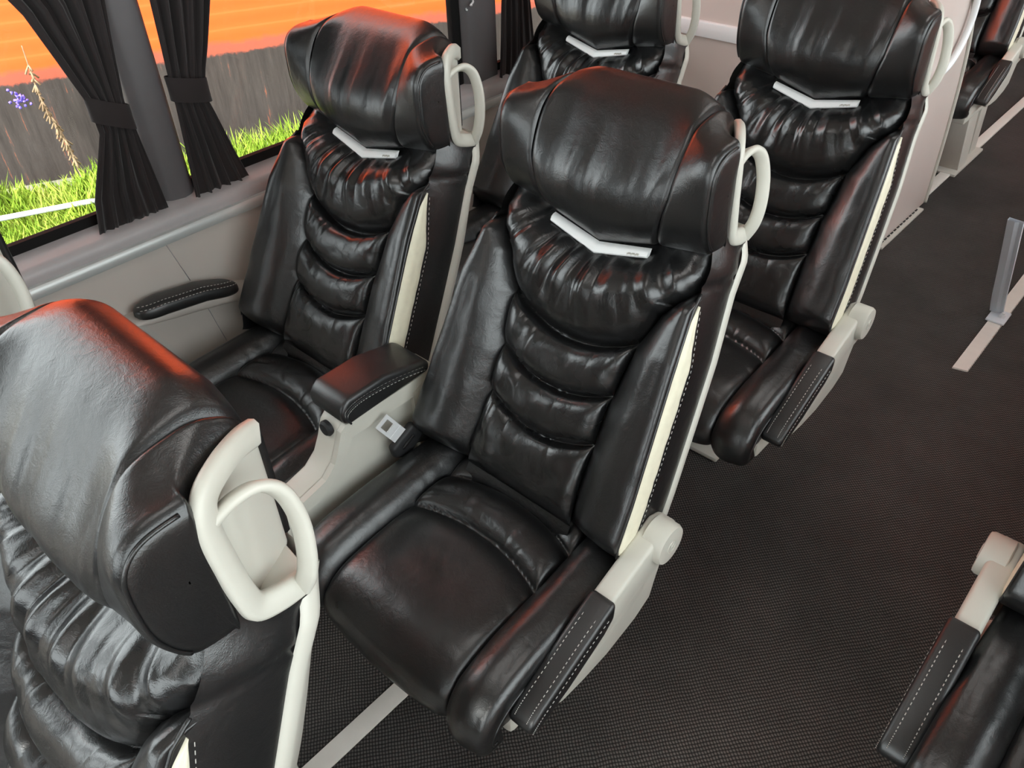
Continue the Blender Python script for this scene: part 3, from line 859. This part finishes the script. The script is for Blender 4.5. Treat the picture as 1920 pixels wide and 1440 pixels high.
fg = thing('floor_grate', 'beige slotted grate on the floor at the foot of the partition', 'grate', (-.16, 2.34, 0))
MB().box((-.048, -.235, 0), (.042, .21, .012), .004).build('grate_plate', M['grey_plastic'], fg)
for r in range(2):
    for k in range(12):
        MB().box((-.030 + r * .034, -.205 + k * .033, .011), (-.008 + r * .034, -.183 + k * .033, .0135), .003).build('grate_hole', M['dark'], fg)
hv = thing('heater_cover', 'grey louvred heater cover low on the side wall behind the window seat', 'heater', (-.965, .10, .1))
MB().box((-.036, -.40, .0), (.036, .385, .090), .004).build('cover_box', M['grey_plastic'], hv)
for k in range(20):
    for r in range(2):
        MB().box((-.024 + r * .026, .375 - .014 * k - .008, .088), (-.002 + r * .026, .375 - .014 * k, .0912), .0008).build('louvre_slot', M['dark'], hv)

# ------------------------------------------------------------------ curtains
def curtain(label, yl, yr, tz, pleats, seed, xc=-1.028, zb=.845, lean=0.0):
    t = thing('curtain', label, 'curtain', (xc, (yl[1][1] + yr[1][1]) / 2, .9))
    o = np.array([-xc, -(yl[1][1] + yr[1][1]) / 2, -.9])
    zs = np.linspace(2.15, zb, 90)[:, None]; u = np.linspace(0, 1, 160)[None, :]
    L = interp(zs, [p[0] for p in yl][::-1], [p[1] for p in yl][::-1]); R_ = interp(zs, [p[0] for p in yr][::-1], [p[1] for p in yr][::-1])
    k = np.exp(-((zs - tz) / .055) ** 2)
    fl = np.clip((tz - zs) / .25, 0, 1); up = np.clip((zs - tz) / .5, 0, 1)
    amp = (.0085 + .010 * up - .003 * fl) * (1 - .75 * k)
    uw = u + .035 * vn(u * 5 + seed, zs * 4, seed)
    ph = 2 * math.pi * pleats * uw
    w = np.sin(ph) + .35 * np.sin(2.3 * ph + 1.3 * seed)
    x = xc + amp * w * (1 - .3 * up)
    y = L + (R_ - L) * u + .004 * np.cos(ph) * fl
    z = zs + .004 * fl * np.sin(ph)
    z = np.broadcast_to(z, x.shape)
    G = np.stack([x, np.broadcast_to(y, x.shape), z], -1) + o
    c = MB().grid(G).build('curtain_cloth', M['curtain'], t, sharp=0)
    so = c.modifiers.new('thickness', 'SOLIDIFY'); so.thickness = .0022
    l0, r0 = float(np.interp(tz, [p[0] for p in yl][::-1], [p[1] for p in yl][::-1])), float(np.interp(tz, [p[0] for p in yr][::-1], [p[1] for p in yr][::-1]))
    th = np.linspace(0, 2 * math.pi, 36, endpoint=False); cy, hw = (l0 + r0) / 2, (r0 - l0) / 2 + .006
    P = []
    for dz, r in ((-.027, .97), (-.026, 1.0), (0, .985), (.026, 1.0), (.027, .97)):
        P.append(np.stack([xc + .019 * r * np.sign(np.cos(th)) * np.abs(np.cos(th)) ** .8, cy + hw * r * np.sin(th), tz + dz + lean * np.sin(th)], -1) + o)
    MB().grid(np.array(P), closev=True).build('tieback', M['curtain'], t, sharp=0)
    return t
curtain('dark brown curtain tied back on the left side of the nearer pillar', [(2.15, -.72), (1.5, -.56), (1.3, -.455), (1.11, -.395), (1.05, -.395), (.92, -.455), (.83, -.475)], [(2.15, -.29), (1.3, -.292), (1.10, -.322), (1.05, -.318), (.83, -.305)], 1.085, 5, 1, lean=-.02)
curtain('dark brown curtain tied back on the right side of the nearer pillar', [(2.15, -.19), (1.3, -.205), (1.12, -.214), (1.06, -.216), (.83, -.236)], [(2.15, .02), (1.3, -.06), (1.12, -.124), (1.06, -.140), (.92, -.105), (.83, -.080)], 1.085, 5, 2, zb=.838, lean=-.012)
curtain('dark brown curtain beside the far pillar, between two headrests', [(2.15, .85), (1.1, .858), (.83, .83)], [(2.15, 1.10), (1.3, 1.04), (1.12, .972), (1.05, .985), (.92, .998), (.80, 1.0)], 1.13, 5, 3, zb=.835)

# ------------------------------------------------------------------ outside
wall_dir = np.array([.4125, .911]); ang = math.atan2(wall_dir[1], wall_dir[0])
hl = MB().box((-2.7, .0, -.95), (22, .4, 7.5)).build('outside_painted_wall', M['painted_wall'], None)  # orange painted wall standing behind the grass
hl.location = (-7.0, 1.42, -.545); hl.rotation_euler = (0, 0, ang)
tag(hl, 'long orange painted wall with dark weathered base, outside the windows', 'wall')
gd = MB().box((-30, -20, -1.5), (25, 30, -1.42)).build('ground', M['soil'], None); struct(gd)
nrm = np.array([wall_dir[1], -wall_dir[0]])
def blades(n):
    d = rng.uniform(-2.2, 11, n); w = rng.uniform(.30, 2.4, n) ** 1.0
    base = np.array([-7.0, 1.42]) + d[:, None] * wall_dir + w[:, None] * nrm
    clump = .5 + .5 * vn(base[:, 0] * 1.6, base[:, 1] * 1.6, 3)
    near = np.exp(-w / .35)
    h = .12 + .22 * clump * rng.uniform(.4, 1.2, n) + .16 * near * rng.uniform(.2, 1.6, n) * clump
    th = rng.uniform(0, 2 * math.pi, n); lean = rng.uniform(.1, .6, n) * h
    wd = rng.uniform(.005, .013, n)
    la = rng.uniform(0, 2 * math.pi, n)
    c = np.concatenate([base, np.full((n, 1), -1.42)], 1)
    s = np.stack([np.cos(th) * wd, np.sin(th) * wd, 0 * wd], -1)
    mid = c + np.stack([np.cos(la) * lean * .35, np.sin(la) * lean * .35, h * .6], -1)
    tip = c + np.stack([np.cos(la) * lean, np.sin(la) * lean, h], -1)
    V = np.stack([c - s, c + s, mid + s * .8, mid - s * .8, tip], 1).reshape(-1, 3)
    F = []
    for i in range(n):
        b = i * 5; F += [(b, b + 1, b + 2, b + 3), (b + 3, b + 2, b + 4)]
    me = bpy.data.meshes.new('grass'); me.from_pydata(V.tolist(), [], F); me.update(); me.materials.append(M['grass'])
    o = bpy.data.objects.new('grass', me); COL.objects.link(o); return o
stuff(blades(42000), 'bright green tall grass growing along the orange wall outside', 'grass')
wd = MB()
stem = catmull([(-6.72, 1.36, -1.42), (-6.80, 1.35, -1.0), (-6.86, 1.31, -.65), (-6.9, 1.335, -.22)], 30)
wd.tube(stem, np.linspace(.016, .004, 30), 6)
for i in range(90):
    b_ = stem[6 + i % 20]; a_ = rng.uniform(0, 6.28); l_ = rng.uniform(.03, .10)
    wd.tube([b_, b_ + np.array([math.cos(a_) * l_ * .5, math.sin(a_) * l_ * .5, -l_ * .7])], [.006, .009], 5)
tag(wd.build('dry_weed', M['weed'], None, 0), 'tall dry brown weed stalk standing against the wall, left window', 'plant')
tag(MB().tube([(-6.30, .02, -1.17), (-6.126, .452, -1.18), (-5.875, 1.068, -1.19), (-5.80, 1.25, -1.22)], .022, 10).build('pale_pipe', M['pipe'], None, 0), 'pale thin pipe lying in the grass outside the left window', 'pipe')
fl = MB()
for i in range(26):
    c_ = np.array([-6.85, 1.13, -.60]) + rng.normal(0, .035, 3); 
    fl.tube([c_, c_ + rng.normal(0, .02, 3)], [.014, .004], 5)
tag(fl.build('blue_flower', M['flower'], None, 0), 'small blue flower head against the wall at the far left edge', 'flower')

# ------------------------------------------------------------------ light
for i, y in enumerate((-2.4, -.6, 1.2, 3.0)):  # lamps added out of view to balance the interior against the bright windows
    c = thing('fill_lamp', 'unseen fill lamp added under the ceiling to brighten the interior', 'lamp', (.22, y, 2.245), 'added fill lamps')
    MB().box((-.16, -.45, -.012), (.16, .45, .014), .006).build('fill_lamp_housing', M['shade'], c)
    MB().box((-.14, -.43, -.020), (.14, .43, -.013), .003).build('diffuser', M['lamp'], c)
sn = bpy.data.lights.new('fill_sun', 'SUN'); sn.energy = 16; sn.angle = math.radians(28); sn.color = (1, .97, .92)  # soft sun added to brighten the orange wall and its reflections
so = bpy.data.objects.new('fill_sun', sn); COL.objects.link(so)
so.rotation_euler = Vector((.08, -.75, .66)).to_track_quat('Z', 'Y').to_euler()
w = bpy.data.worlds.new('overcast'); scene.world = w; w.use_nodes = True
nt = w.node_tree; bg = nt.nodes['Background']
bg.inputs['Color'].default_value = (0.93, 0.97, 1.0, 1); bg.inputs['Strength'].default_value = 5.0

# ------------------------------------------------------------------ camera
cam = bpy.data.cameras.new('camera'); co = bpy.data.objects.new('camera', cam); COL.objects.link(co)
R3 = Matrix(((0.741172, -0.409142, 0.532228), (0.670798, 0.482473, -0.563249), (-0.026337, 0.774482, 0.632048)))
co.matrix_world = Matrix.Translation((0.7307917, -1.0178366, 1.6885258)) @ R3.to_4x4()
cam.sensor_width = 36; cam.lens = 1505.15 / 1920 * 36; cam.clip_start = .01; cam.clip_end = 200
scene.camera = co
vs = scene.view_settings
scene.display_settings.display_device = 'sRGB'
vs.view_transform = 'Standard'; vs.look = 'None'; vs.gamma = 1; vs.use_curve_mapping = False; vs.exposure = 0.0
scene.cycles.use_denoising = True
scene.cycles.max_bounces = 10; scene.cycles.diffuse_bounces = 5; scene.cycles.transparent_max_bounces = 12
